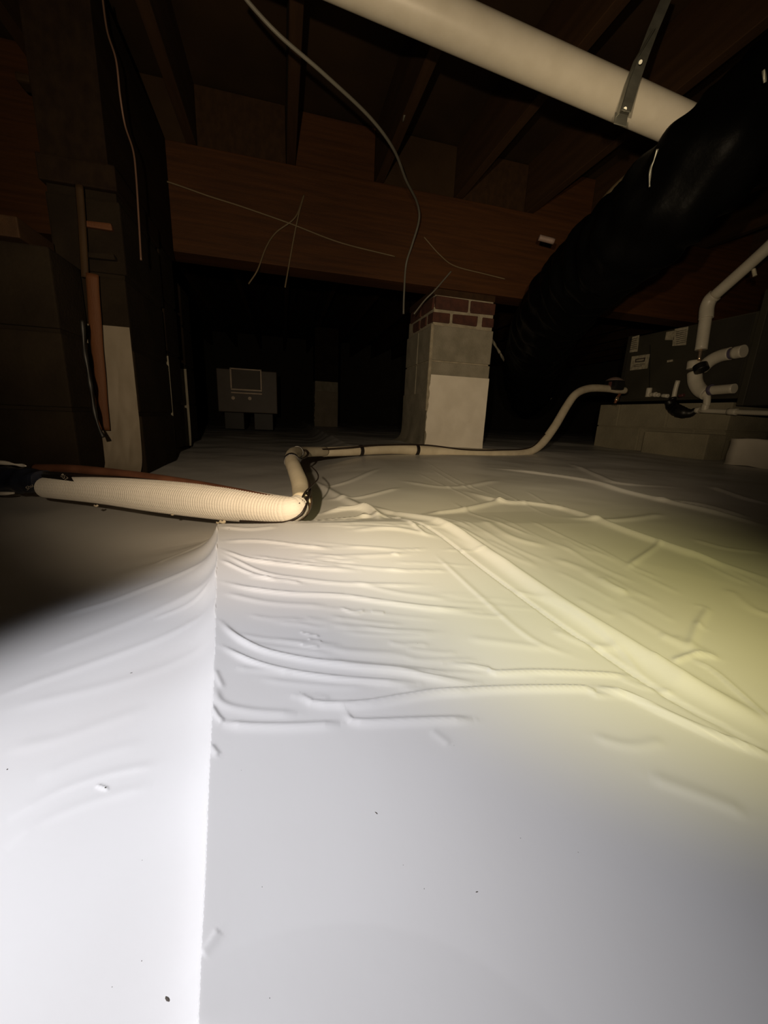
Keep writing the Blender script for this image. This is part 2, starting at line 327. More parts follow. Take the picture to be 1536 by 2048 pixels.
# which sheet a face belongs to
ds, ss, _ = seg_dist(fx, fy, np.vstack([SEAMF[::-1], SEAMF[0]*0]) if False else SEAMF)
SF = fl([(399, 2060), (437, 1052)]); dv = SF[1]-SF[0]
is_left = ((fx-SF[0][0])*dv[1]-(fy-SF[0][1])*dv[0]) < 0
is_left = np.where(np.hypot(fx, fy) < .55, np.where(fy > .05, ss > 0, is_left), is_left)
DG = fl([(640, 965), (722, 1018), (870, 1085), (1200, 1315), (1440, 1460), (1560, 1530)])
dd, sd, _ = seg_dist(fx, fy, DG)
dv2 = DG[-1]-DG[0]; is_right = (~is_left) & (sd > 0)
floor = box('floor', (-4.5, -4, -.30), (6.5, 9, -.18), M_soil); floor['kind'] = 'structure'; floor['label'] = 'crawl space ground under white plastic sheeting'
for nm, msk, lb in (('vapour_barrier_sheet', is_left, 'white sheet left of the upright seam'), ('vapour_barrier_sheet', (~is_left) & (~is_right), 'wrinkled white sheet in the middle foreground'), ('vapour_barrier_sheet', is_right, 'yellowish lit sheet beyond the diagonal seam')):
    q = Q[msk]; u, inv = np.unique(q, return_inverse=True)
    o = mesh_np(nm, V[u], inv.reshape(-1, 4), M_sheet, floor); o['label'] = lb; o['kind'] = 'structure'; o.data.normals_split_custom_set_from_vertices(VN[u].tolist())
def gz(x, y): return float(height(np.array([float(x)]), np.array([float(y)]))[0])

# ------------------------------------------------------------------ shell
def struct(o): o['kind'] = 'structure'; return o
struct(box('wall_back', (-4.3, 8, -.2), (6.3, 8.2, 1.6), M_wall)); struct(box('wall_front', (-4.3, -3.2, -.2), (6.3, -3, 1.6), M_wall))
struct(box('wall_left', (-4.5, -3.2, -.2), (-4.3, 8.2, 1.6), M_wall)); struct(box('wall_right', (6.3, -3.2, -.2), (6.5, 8.2, 1.6), M_wall))
ceiling = struct(box('ceiling', (-4.5, -3.2, 1.5), (6.5, 8.2, 1.53), M_sub))
JX = [-.36+.42*k for k in range(-8, 15)]
for x in JX: box('joist', (x-.02, -3, 1.262), (x+.02, 8, 1.5), M_joist, ceiling, .002, segs=1)
for a, b in zip(JX[:-1], JX[1:]):
    k = JX.index(a); box('blocking', (a+.022, 2.17+.01*(k % 2), 1.262), (b-.022, 2.21+.01*(k % 2), 1.49), (M_blk1, M_lvl, M_joist)[(k*5+1) % 3], ceiling, .002, segs=1)
beam = box('support_beam', (-4.2, 2.15, .84), (6.2, 2.29, 1.26), M_lvl, None, .003)
tag(beam, 'deep orange-brown timber beam carried by the brick-topped block pier', 'beam')

beam2 = box('support_beam', (-.62, 1.44, .80), (-.46, 2.147, 1.26), M_woodshade, None, .003)
tag(beam2, 'shaded timber beam running back over the left piers', 'beam')

# ------------------------------------------------------------------ middle pier
PX0, PY0 = .80, 2.15
pier = thing('block_pier', 'grey block pier with two brick courses on top, under the beam', 'pier', (PX0+.19, PY0+.22, 0))
box('mortar', (PX0+.008, PY0+.008, 0), (PX0+.365, PY0+.442, .745), M_mortar, pier)
for z0, z1 in ((-.02, .078), (.085, .278), (.285, .468), (.476, .655)):
    box('concrete_block', (PX0, PY0, z0), (PX0+.373, PY0+.218, z1), M_block, pier, .004)
    box('concrete_block', (PX0, PY0+.228, z0), (PX0+.373, PY0+.45, z1), M_block, pier, .004)
box('mortar_bead', (PX0-.006, PY0-.005, .20), (PX0+.012, PY0+.012, .66), M_mortar, pier, .004)
for a, b in ((.002, .102), (.118, .268), (.298, .371)):
    box('brick', (PX0+a, PY0+.0, .672), (PX0+b, PY0+.09, .722), M_brick, pier, .006, jit=.002)
for a, b in ((.012, .207), (.222, .371)):
    box('brick', (PX0+a, PY0+.0, .737), (PX0+b, PY0+.09, .80), M_brick, pier, .006, jit=.002)
for a, b in ((.11, .20), (.225, .34)):
    box('brick', (PX0+.0, PY0+a, .672), (PX0+.09, PY0+b, .722), M_brick, pier, .006, jit=.002)
for a, b in ((.02, .20), (.215, .40)):
    box('brick', (PX0+.0, PY0+a, .737), (PX0+.09, PY0+b, .80), M_brick, pier, .006, jit=.002)
box('mortar', (PX0+.012, PY0+.012, .74), (PX0+.36, PY0+.43, .806), M_mortar, pier)
box('timber_shim', (PX0+.0, PY0+.01, .806), (PX0+.37, PY0+.43, .839), M_joist, pier, .002)
def wrap(name, x0, x1, y, z1, m, parent, seed=3, flare=.0, nx=40, nz=60, amp=.004):
    gx, gz_ = np.meshgrid(np.linspace(0, 1, nx), np.linspace(0, 1, nz)); rs = np.random.RandomState(seed)
    Xc = x0+(x1-x0)*gx; Z = -.05*(1-gz_)+z1*gz_
    jag = np.interp(gz_[:, 0], np.linspace(0, 1, 20), rs.uniform(-.006, .006, 20)); jag[gz_[:, 0] > .93] = 0
    Xc[:, 0] += jag-.012*(1-gz_[:, 0]); Xc[:, 1] += jag*.5
    w = amp*(np.sin(gx*9+gz_*4+seed)*.4+np.sin((gx*3-gz_*7)*2+seed)*.5+np.sin(gx*22+4*gz_)*.2)*np.clip(1.1-gz_, 0, 1)
    Yc = y-.006-np.abs(w)-.02*np.exp(-gz_*14)*(1+flare)
    V = np.stack([Xc, Yc, Z], -1).reshape(-1, 3); V2 = V+np.array([0, .0015, 0])
    i = np.arange(nz-1)[:, None]; j = np.arange(nx-1)[None, :]
    Fq = np.stack([i*nx+j, i*nx+j+1, (i+1)*nx+j+1, (i+1)*nx+j], -1).reshape(-1, 4)
    return mesh_np(name, np.vstack([V, V2]), np.vstack([Fq, Fq[:, ::-1]+len(V)]), m, parent)
wrap('liner_wrap', PX0+.012, PX0+.374, PY0, .398, M_wrap, pier)['label'] = 'white plastic liner taped up the pier front'
# side of the pier is covered by a liner strip in the block colour flaring on to the floor
gx, gq = np.meshgrid(np.linspace(0, 1, 24), np.linspace(0, 1, 30)); yy = PY0+.01+gx*.44; zz = gq*.30
xx = PX0-.004-.0025*np.sin(gx*14+gq*5)*(1-gq)-.07*np.exp(-gq*16)*(gx**1.5)
Vv = np.stack([xx, yy, zz], -1).reshape(-1, 3); i = np.arange(29)[:, None]; j = np.arange(23)[None, :]
Fq = np.stack([i*24+j, (i+1)*24+j, (i+1)*24+j+1, i*24+j+1], -1).reshape(-1, 4)
mesh_np('liner_skirt', Vv, Fq, M_block, pier)

# ------------------------------------------------------------------ left pier, near wall, orange strip
lp = thing('block_pier', 'tall narrow block pier on the left with pale liner on its foot', 'pier', (-.53, 1.6, 0))
for k in range(4):
    z0 = -.06+k*.196; box('concrete_block', (-.62+.006*(k % 2), 1.42, z0), (-.436-.003*(k % 3), 1.80, z0+.186), M_blockshade, lp, .006)
box('mortar', (-.61, 1.428, 0), (-.444, 1.79, .76), M_blockshade, lp)
for k, (z, xa, xb) in enumerate(((.635, -.53, -.455), (.56, -.53, -.455))):
    box('mortar_ledge', (xa, 1.400, z), (xb, 1.43, z+.014), M_orange if k == 0 else M_blockshade, lp, .005, jit=.003)
box('cap_block', (-.62, 1.41, .735), (-.435, 1.81, .797), M_woodshade, lp, .004)
wrap('liner_wrap', -.56, -.442, 1.42, .385, M_linershade, lp, 8, 1.0)['label'] = 'pale liner strip on the pier foot'
nw = thing('block_wall_stub', 'dark grey block wall stub at the left edge', 'wall stub', (-1.0, 1.3, 0))
for k in range(3):
    for q, (a, b) in enumerate(((-1.58, -1.19), (-1.18, -.79), (-.78, -.545)) if k % 2 == 0 else ((-1.58, -1.38), (-1.37, -.98), (-.97, -.545))):
        box('concrete_block', (a, 1.24, -.05+k*.195), (b, 1.40, .135+k*.195), M_blockshade, nw, .005)
box('mortar', (-1.57, 1.25, 0), (-.55, 1.39, .52), M_blockshade, nw)
box('top_plate', (-1.58, 1.24, .535), (-.60, 1.40, .58), M_joist, nw, .003)
# ragged sealant line
pts = [on_y(x, y, 1.235) for x, y in ((163, 640), (168, 690), (175, 730), (180, 770), (186, 810), (197, 850), (207, 875))]
tube('sealant_bead', pts, .0045, M_tarshade, nw, 60, 8, lambda s, t: 1+.35*np.sin(s*90)+.3*np.sin(s*37+t))
strip = thing('timber_strip', 'orange timber strip standing against the left pier', 'timber strip', (-.525, 1.37, 0))
a, b = on_y(192, 560, 1.37), on_y(205, 890, 1.37)
tube('board', [on_y(184, 548, 1.385), on_y(190, 640, 1.385), on_y(198, 740, 1.385), on_y(208, 860, 1.385)], .0165, M_orange, strip, 40, 12, lambda s, t: 1+.03*np.sin(s*40+t*2), flat=.45)
tube('upper_board', [on_y(158, 370, 1.385), on_y(164, 450, 1.385), on_y(170, 555, 1.385)], .010, M_blk1, strip, 20, 8, flat=.5)

# piers in the row behind the left pier, each with a pale strip of liner
XA, XB, XC, XD = on_y(317, 700, 1.86).x, on_y(336, 700, 1.86).x, on_y(342, 700, 2.42).x, on_y(370, 700, 2.42).x
for (x0, x1, y0, hh, lb) in ((XA, XB, 1.86, .36, 'dim block pier with a thin pale liner strip, directly behind the left pier'), (XC, XD, 2.42, .36, 'dim block pier with a wider pale liner strip, second behind the left pier')):
    p = thing('block_pier', lb, 'pier', (-.5, y0+.1, 0))
    for k in range(4): box('concrete_block', (-.66, y0, k*.2-.02), (x1-.002, y0+.2, k*.2+.17), M_blockshade, p, .005)
    box('mortar', (-.65, y0+.01, 0), (x1-.01, y0+.19, .78), M_blockshade, p)
    wrap('liner_wrap', x0, x1, y0, hh, M_block, p, 5, amp=.001)

# ------------------------------------------------------------------ far metal box on blocks, far pier
A, B = on_y(432, 742, 4.5), on_y(555, 822, 4.5)
fa = thing('vented_metal_box', 'small grey metal box with framed front panel, far back in the dark', 'metal box', ((A.x+B.x)/2, 4.75, 0))
box('body', (A.x, 4.5, .13), (B.x, 5.0, .565), M_metalbox, fa, .008)
p0, p1 = on_y(462, 738, 4.49), on_y(522, 780, 4.49)
box('panel', (p0.x+.01, 4.485, p1.z), (p1.x-.01, 4.498, .57), M_dark, fa, .003)
for nm, l, h in (('frame_rail', (p0.x-.012, 4.475, p1.z-.018), (p1.x+.012, 4.498, p1.z)), ('frame_rail', (p0.x-.012, 4.475, p1.z-.05), (p1.x+.012, 4.498, p1.z-.034)), ('frame_stile', (p0.x-.014, 4.475, p1.z), (p0.x+.004, 4.498, .57)), ('frame_stile', (p1.x-.004, 4.475, p1.z), (p1.x+.012, 4.498, .57)), ('frame_rail', (p0.x-.012, 4.475, .56), (p1.x+.012, 4.498, .575))):
    box(nm, l, h, M_trimbox, fa, .003)
for x, y in ((467, 796), (500, 797)):
    c = on_y(x, y, 4.5); tube('knob', [c, c+Vector((0, -.03, 0))], .018, M_trimbox, fa, 3, 16)
for x in (A.x+.05, B.x-.25): box('support_block', (x, 4.55, -.05), (x+.2, 4.95, .128), M_tarshade, fa, .005)  # blocks coloured black to paint the darkness under the box
a, b = on_y(630, 775, 5), on_y(676, 775, 5)
fp = thing('block_pier', 'dim far pier in the dark to the right of the metal box', 'pier', ((a.x+b.x)/2, 5.1, 0))
for k in range(6): box('concrete_block', (a.x, 5.0, k*.2-.05), (b.x, 5.3, k*.2+.14), M_block if k < 3 else M_blockshade, fp, .006)
box('mortar', (a.x+.01, 5.01, 0), (b.x-.01, 5.29, 1.15), M_blockshade, fp)
wrap('liner_wrap', a.x, b.x, 5.0, .42, M_linershade, fp, 4)

# ------------------------------------------------------------------ air handler on its block base
FX = 2.5
base = thing('block_plinth', 'tan grey block base carrying the air handling cabinet', 'block base', (2.8, 2.1, 0))
def ypx(x, y, X=FX): return on_x(x, y, X).y
for k, (y0, y1) in enumerate(((1.72, 2.10), (2.11, 2.50), (2.51, 2.70))):
    box('concrete_block', (FX, y0, .165), (FX+.9, y1, .325), M_base, base, .005)
for k, (y0, y1) in enumerate(((1.72, 1.90), (1.91, 2.29), (2.30, 2.70))):
    box('concrete_block', (FX, y0, -.04), (FX+.9, y1, .158), M_base, base, .005)
box('mortar', (FX+.006, 1.73, 0), (FX+.89, 2.69, .32), M_base, base)
c0, c1 = on_x(1292, 862, FX-.16), on_x(1412, 905, FX-.16)
b2 = box('concrete_block', (FX-.17, c1.y, -.02), (FX-.03, c0.y, c0.z), M_base, None, .006)
tag(b2, 'low grey block lying in front of the cabinet base', 'block')

ahu = thing('air_handler', 'olive grey metal air handling cabinet with paper labels, on the block base', 'air handler', (FX+.35, 2.1, .34))
box('body', (FX, 1.70, .345), (FX+.7, 2.52, .80), M_cab, ahu, .006)
box('access_panel', (FX-.006, 1.95, .36), (FX, 2.49, .79), M_cab, ahu, .002)
box('access_panel', (FX-.006, 1.72, .36), (FX, 1.94, .79), M_cab2, ahu, .002)
box('end_flange', (FX-.012, 2.50, .345), (FX+.7, 2.535, .81), M_cab2, ahu, .003)
LF = FX-.008
def label_on(pts, nm='label', m=M_label, th=.002, X=LF, parent=ahu):
    P = [on_x(x, y, X) for x, y in pts]; n = len(P)
    V = [tuple(p-off(parent)) for p in P]+[tuple(p-off(parent)+Vector((-th, 0, 0))) for p in P]
    me = bpy.data.meshes.new(nm); fcs = [list(range(n))[::-1], list(range(n, 2*n))]+[[i, (i+1) % n, (i+1) % n+n, i+n] for i in range(n)]
    me.from_pydata(V, [], fcs); me.update(); return link(nm, me, m, parent)
l1 = label_on([(1258, 676), (1279, 670), (1275, 703), (1254, 706)])
l2 = label_on([(1264, 713), (1300, 708), (1295, 737), (1260, 741)])
l3 = label_on([(1350, 658), (1377, 653), (1372, 690), (1345, 692), (1346, 679), (1348, 680)])
l4 = label_on([(1333, 664), (1350, 661), (1346, 680), (1330, 680)], th=.0015)
for l in (l1, l2, l3, l4): l['label'] = 'small paper label on the cabinet'
LP = FX-.0115
for q in ([(1271, 718), (1291, 715), (1290, 717), (1271, 720)], [(1271, 723), (1289, 721), (1289, 723), (1270, 725)], [(1271, 718), (1273, 718), (1272, 725), (1270, 725)], [(1289, 715), (1291, 715), (1289, 723), (1287, 723)], [(1267, 730), (1290, 727), (1290, 728), (1267, 731)], [(1267, 733), (1284, 731), (1284, 732), (1267, 734)]):
    label_on(q, 'label_print', M_print, .0006, LP)
for y in range(662, 688, 4): label_on([(1352, y+1), (1373, y-3), (1373, y-2), (1352, y+2)], 'label_print', M_print, .0005, LP)
for y in range(678, 702, 4): label_on([(1260, y+1), (1274, y-2), (1274, y-1), (1260, y+2)], 'label_print', M_print, .0005, LP)
label_on([(1335, 721), (1346, 719), (1346, 723), (1335, 725)], 'latch', M_label, .004)
label_on([(1300, 690), (1301, 689), (1299, 790), (1298, 790)], 'panel_seam', M_rubber, .001)

cab2 = thing('equipment_cabinet', 'dark grey equipment cabinet at the right edge beside the white drain trap', 'cabinet', (FX+.4, 1.3, .3))
box('body', (FX+.06, 1.30, .34), (FX+.8, 1.69, .86), M_cab2, cab2, .008)
box('side_panel', (FX-.10, 1.02, .30), (FX+.8, 1.62, .86), M_cab2, cab2, .01)
box('corner_post', (FX-.11, 1.595, .30), (FX-.07, 1.63, .87), M_cab, cab2, .004)
rb = thing('block_plinth', 'dim block base at the right edge half hidden by white liner', 'block base', (FX+.3, 1.2, 0))
for z in (-.04, .14): box('concrete_block', (FX-.02, 1.10, z), (FX+.6, 1.50, z+.15), M_base, rb, .006)
cs = on_floor(1455, 925)
ls = thing('liner_covered_block', 'block covered in white liner at the right edge, on the sheeting', 'block', (2.3, 1.3, 0))
box('block_core', (2.22, .95, 0), (2.38, 1.44, .115), M_base, ls, .01)
def cover(lo, hi, m, parent, amp=.005, seed=1):
    bm = bmesh.new(); bmesh.ops.create_grid(bm, x_segments=24, y_segments=24, size=.5)
    bmesh.ops.create_cube(bm, size=0) if False else None
    bm.free(); bm = bmesh.new(); bmesh.ops.create_cube(bm, size=1)
    bmesh.ops.subdivide_edges(bm, edges=bm.edges[:], cuts=14, use_grid_fill=True)
    lo, hi = Vector(lo), Vector(hi); c = (lo+hi)/2; s = hi-lo
    for v in bm.verts:
        p = Vector((v.co.x*s.x, v.co.y*s.y, v.co.z*s.z)); 
        k = math.sin(p.x*60+p.y*37+seed)*math.sin(p.z*50+p.y*21)
        fl_ = max(0, .12-(v.co.z+.5))*.05
        n = Vector((v.co.x, v.co.y, 0)); v.co = p+n*(amp*.4*k+fl_)*1.6+Vector((0, 0, amp*.6*math.sin(p.x*40+p.y*33)))
    me = bpy.data.meshes.new('liner_cover'); bm.to_mesh(me); bm.free()
    for p in me.polygons: p.use_smooth = True
    o = link('liner_cover', me, m, parent); o.location = c-off(parent); return o
cover((2.19, .92, 0), (2.41, 1.475, .13), M_wrap, ls)

# drain trap of white pvc at the right
trap = thing('drain_trap', 'white pipe drain trap with elbow and side arm in front of the cabinets', 'drain pipe', (2.42, 1.75, .3))
TX = 2.43
tp = lambda x, y, X=TX: on_x(x, y, X)
tube('upper_pipe', [tp(1600, 430), tp(1536, 495), tp(1428, 592)], .030, M_pvc, trap, 20, 20)
tube('elbow', [tp(1430, 590), tp(1420, 600), tp(1414, 615), tp(1412, 637)], .036, M_pvc, trap, 24, 20)
tube('drop_pipe', [tp(1412, 630), tp(1407, 665), tp(1402, 700)], .031, M_pvc, trap, 10, 20)
tube('copper_stub', [tp(1401, 698, 2.42), tp(1398, 722, 2.42)], .010, M_chrome, trap, 4, 14)
tube('union_collar', [tp(1388, 722), tp(1386, 738)], .034, M_pvc, trap, 4, 20)
tube('black_coupling', [tp(1400, 730, 2.36), tp(1404, 741, 2.36)], .036, M_rubber, trap, 6, 20)
tube('trap_bend', [tp(1389, 745), tp(1391, 765), tp(1400, 780), tp(1413, 787)], .038, M_pvc, trap, 24, 20)
tube('coupling_ring', [tp(1419, 781), tp(1426, 779)], .031, M_clear, trap, 3, 20)
tube('lower_arm', [tp(1420, 781), tp(1445, 779), tp(1469, 777)], .026, M_pvc, trap, 8, 20)
tube('side_arm', [tp(1403, 738), tp(1420, 722), tp(1440, 712), tp(1461, 707)], .034, M_pvc, trap, 24, 20)
tube('coupling_ring', [tp(1459, 708), tp(1469, 706)], .030, M_clear, trap, 3, 20)
tube('arm_end', [tp(1468, 706), tp(1488, 702)], .033, M_pvc, trap, 4, 20)
tube('reducer', [(*tp(1410, 785), .024), (*tp(1414, 796), .019), (*tp(1413, 812), .018)], .02, M_pvc, trap, 12, 16)
tube('tee', [tp(1412, 808), tp(1409, 822)], .020, M_pvc, trap, 4, 16)
dl = thing('condensate_pipe', 'thin white horizontal drain pipe running to the right edge', 'pipe', tuple(tp(1460, 822)))
tube('pipe', [tp(1394, 821), tp(1470, 824), tp(1600, 828)], .0135, M_pvc, dl, 10, 14)
tube('coupling', [tp(1456, 823), tp(1474, 824)], .018, M_pvc, dl, 3, 14)
tube('end_cap', [tp(1392, 820), tp(1399, 821)], .017, M_pvc, dl, 3, 14)

st = thing('pipe_fitting', 'short white elbow fitting low on the air handler, leftmost', 'pipe fitting', tuple(tp(1300, 790, 2.47)))
tube('riser', [tp(1299, 776, 2.482), tp(1296, 794, 2.482)], .018, M_pvc, st, 6, 16)
tube('arm', [tp(1298, 789, 2.482), tp(1318, 790, 2.482)], .013, M_pvc, st, 6, 16)
tube('collar', [tp(1308, 789, 2.482), tp(1312, 789, 2.482)], .016, M_pvc, st, 3, 16)
s2 = thing('pipe_fitting', 'white upright pipe stub rising from the black rubber boot', 'pipe fitting', tuple(tp(1350, 780, 2.46)))
tube('riser', [tp(1356, 761, 2.44), tp(1351, 778, 2.44), tp(1347, 798, 2.44)], .0135, M_pvc, s2, 8, 16)
tube('arm', [tp(1324, 791, 2.44), tp(1336, 792, 2.44)], .012, M_pvc, s2, 3, 16)
tube('side_nipple', [tp(1358, 792, 2.44), tp(1368, 790, 2.44)], .010, M_red, s2, 3, 16)
s3 = thing('rubber_boot', 'black rubber boot below the white upright stub', 'rubber boot', tuple(tp(1352, 810, 2.43)))
tube('boot', [(*tp(1336, 800, 2.43), .022), (*tp(1345, 814, 2.45), .034), (*tp(1362, 824, 2.43), .036), (*tp(1380, 826, 2.45), .026), (*tp(1392, 820, 2.46), .016)], .03, M_rubber, s3, 30, 18, lambda s, t: 1+.04*np.sin(s*200))
tube('clamp', [tp(1345, 796, 2.43), tp(1346, 800, 2.43)], .020, M_blacktape, s3, 3, 16)

# ------------------------------------------------------------------ refrigerant line set
def P4(x, y, Z, r): p = at(x, y, Z); return (p.x, p.y, p.z, r)
def PF(x, ybot, r, lift=0.):    # centre of a pipe of radius r whose underside shows at (x, ybot)
    p = on_floor(x, ybot); return (p.x, p.y, r+lift, r)
line = thing('insulated_line_set', 'white foam insulated refrigerant line bending across the sheeting to the air handler', 'insulated pipe', (.3, 1.2, 0))
NEAR = [P4(92, 975, .80, .0215), P4(200, 981, .74, .0258), P4(320, 993, .68, .0290), P4(456, 1008, .61, .0268), P4(545, 1018, .575, .0222), P4(583, 1019, .562, .0195), P4(600, 1010, .575, .0165)]
def waffle(s, t):
    a = np.abs(np.sin(s*math.pi/.0052))**.7; b = np.abs(np.sin(t*22))**.7
    return .962+.038*a*(.35+.65*b)
nearp = tube('ribbed_insulation', NEAR, .03, M_foam, line, 1300, 110, waffle); nearp['label'] = 'thick white ribbed insulation sleeve'
MID = [P4(601, 1006, .585, .0150), P4(603, 990, .63, .0148), P4(599, 965, .69, .0150), P4(590, 940, .78, .0150), P4(583, 920, .90, .0158), P4(588, 906, 1.08, .0165), P4(608, 904, 1.30, .0172), P4(650, 903, 1.49, .0178)]
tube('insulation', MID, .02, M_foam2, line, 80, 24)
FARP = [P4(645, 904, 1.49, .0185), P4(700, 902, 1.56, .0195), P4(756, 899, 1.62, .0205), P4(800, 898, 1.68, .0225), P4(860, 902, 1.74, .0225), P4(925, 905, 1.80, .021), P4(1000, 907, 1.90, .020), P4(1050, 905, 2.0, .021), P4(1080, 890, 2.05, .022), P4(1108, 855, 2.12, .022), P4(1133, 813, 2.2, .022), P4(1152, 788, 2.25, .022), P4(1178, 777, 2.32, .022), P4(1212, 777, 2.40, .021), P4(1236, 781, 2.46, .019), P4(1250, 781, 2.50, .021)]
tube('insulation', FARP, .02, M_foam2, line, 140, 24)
for pth, a, b in ((FARP, .073, .080), (FARP, .196, .203), (MID, .33, .36), (MID, .66, .68)):
    q = sub(pth, a, b, 5); tube('tape_band', [(x, y, z, r*1.10) for x, y, z, r in q], .02, M_blacktape, line, 8, 24)
# the bare copper line riding on the sleeve and its taped sleeve end
cp = [P4(70, 936, .83, .0085), P4(150, 938, .79, .0085), P4(260, 950, .73, .0085), P4(370, 966, .665, .008), P4(470, 984, .60, .007), P4(560, 1000, .565, .0055), P4(606, 1006, .56, .005)]
tube('copper_line', cp, .006, M_copper, line, 90, 14)
tube('control_wire', [P4(74, 946, .81, .003), P4(260, 957, .715, .003), P4(420, 976, .635, .003), P4(540, 993, .58, .003), P4(602, 1003, .565, .003)], .003, M_wire, line, 60, 8)
tube('control_wire', [P4(480, 1042, .58, .0016), P4(560, 1045, .555, .0018), P4(598, 1032, .55, .002), P4(612, 1010, .56, .002), P4(612, 985, .60, .002)], .002, M_wire, line, 50, 8)
tube('control_wire', [P4(606, 1005, .56, .003), P4(618, 990, .60, .003), P4(618, 965, .68, .0032), P4(608, 945, .78, .003), P4(596, 925, .90, .004), P4(594, 912, 1.05, .0045), P4(600, 902, 1.25, .003), P4(640, 899, 1.42, .003), P4(700, 895, 1.5, .003), P4(760, 890, 1.58, .003), P4(850, 890, 1.70, .003), P4(930, 899, 1.76, .003), P4(1000, 900, 1.86, .003), P4(1060, 895, 1.98, .003), P4(1090, 868, 2.03, .003)], .003, M_wire, line, 140, 8)
tube('control_wire', [P4(598, 1008, .55, .0013), P4(610, 985, .58, .0013), P4(625, 970, .63, .0013), P4(636, 957, .68, .0013), P4(634, 945, .74, .0013), P4(622, 932, .82, .0013)], .0013, M_wire, line, 50, 6)
tube('control_wire', [P4(594, 928, .86, .0014), P4(580, 915, .92, .0014), P4(577, 900, 1.0, .0014)], .0013, M_wire, line, 16, 6)
tube('wire_loop', [P4(600, 902, 1.2, .003), P4(612, 901, 1.22, .0035), P4(616, 908, 1.20, .004), P4(610, 915, 1.15, .003), P4(602, 917, 1.1, .002)], .003, M_wire, line, 30, 8)
tube('plastic_fold', [P4(602, 1038, .565, .002), P4(612, 1022, .575, .0055), P4(618, 1003, .60, .005), P4(620, 985, .63, .002)], .012, M_film, line, 24, 12, lambda s, t: 1+.15*np.sin(t*5+s*90))  # fold of brown plastic film beside the bend
def crinkle(s, t): return 1+.05*np.sin(t*5+s*60)+.04*np.sin(s*140+t*2)
tw = tube('navy_tape_sleeve', [P4(-60, 957, .90, .028), P4(0, 959, .86, .0275), P4(45, 961, .83, .0268), P4(88, 963, .80, .0225)], .03, M_navy, line, 60, 40, crinkle); tw['label'] = 'navy tape wrapped round the line'
tube('torn_foam_edge', [P4(-20, 924, .87, .004), P4(10, 926, .86, .005), P4(30, 929, .85, .002), P4(45, 931, .85, .004), P4(52, 932, .84, .001)], .004, M_foam, line, 24, 8)
tube('torn_foam_edge', [P4(-20, 987, .84, .004), P4(10, 987, .83, .004), P4(28, 986, .83, .002)], .004, M_foam, line, 12, 8)
# tape tag showing on the sleeve, a curved patch proud of the ribs
def patch(quad, Z, m, nm, parent, lift):
    """thin patch hugging the sleeve surface between four photo corners"""
    V = []; n = 9
    for a in np.linspace(0, 1, n):
        for b in np.linspace(0, 1, n):
            x = (1-a)*((1-b)*quad[0][0]+b*quad[3][0])+a*((1-b)*quad[1][0]+b*quad[2][0])
            y = (1-a)*((1-b)*quad[0][1]+b*quad[3][1])+a*((1-b)*quad[1][1]+b*quad[2][1])
            V.append(tuple(at(x, y, Z(x, y)-lift)-off(parent)))
    Fq = [[i*n+j, i*n+j+1, (i+1)*n+j+1, (i+1)*n+j] for i in range(n-1) for j in range(n-1)]
    me = bpy.data.meshes.new(nm); me.from_pydata(V, [], Fq); me.update(); return link(nm, me, m, parent)
zs = lambda x, y: .80-.00052*(x-85)-.0345*math.sqrt(max(0, 1-((y-(974+.06*(x-85)))/25)**2))
tag_ = patch([(82, 942), (136, 945), (148, 963), (83, 954)], zs, M_blacktape, 'printed_tape_end', line, .003)
tx = text_on('tape_print', '857', (120, 952), 38, 10.5, zs, .0045, M_text, tag_)
zt = lambda x, y: .83-.0007*(x-50)-.042*math.sqrt(max(0, 1-((y-963)/28)**2))
t2 = text_on('tape_print', 'Shu', (54, 981), -32, 11, zt, .004, M_text, tw)

for (x, y, q) in ((445, 1043, 1.), (436, 1045, .6), (192, 1011, .7), (345, 1029, .5)):
    Zq = .80-.00052*(x-85); tube('foam_crumb', [at(x-5*q, y, Zq-.01), at(x, y+2*q, Zq-.012), at(x+6*q, y-1, Zq-.01)], .0032*q, M_foam2, line, 10, 8, lambda s, t: .7+.4*np.sin(s*900+t*3))
# shutoff / sensor where the line enters the cabinet
sv = thing('line_sensor', 'small dark sensor clipped on the line end beside the air handler', 'sensor', tuple(at(1228, 772, 2.42)))
c = at(1228, 771, 2.41); box('body', c-Vector((.035, .05, .028)), c+Vector((.035, .05, .028)), M_rubber, sv, .01)
box('stripe', c-Vector((.040, .016, .024)), c+Vector((-.034, .004, .02)), M_red, sv, .002)
tube('cap', [(*(c+Vector((0, 0, .028))), .055), (*(c+Vector((0, 0, .044))), .03), (*(c+Vector((0, 0, .05))), .008)], .03, M_pink, sv, 8, 10)
cv = thing('copper_stub', 'short bright copper stub under the line end at the block base', 'pipe stub', tuple(at(1234, 798, 2.44)))
tube('stub', [at(1240, 788, 2.44), at(1235, 795, 2.44), at(1230, 806, 2.44)], .008, M_copper, cv, 12, 12)
tube('nut', [at(1235, 795, 2.435), at(1232, 801, 2.435)], .012, M_chrome, cv, 4, 6)

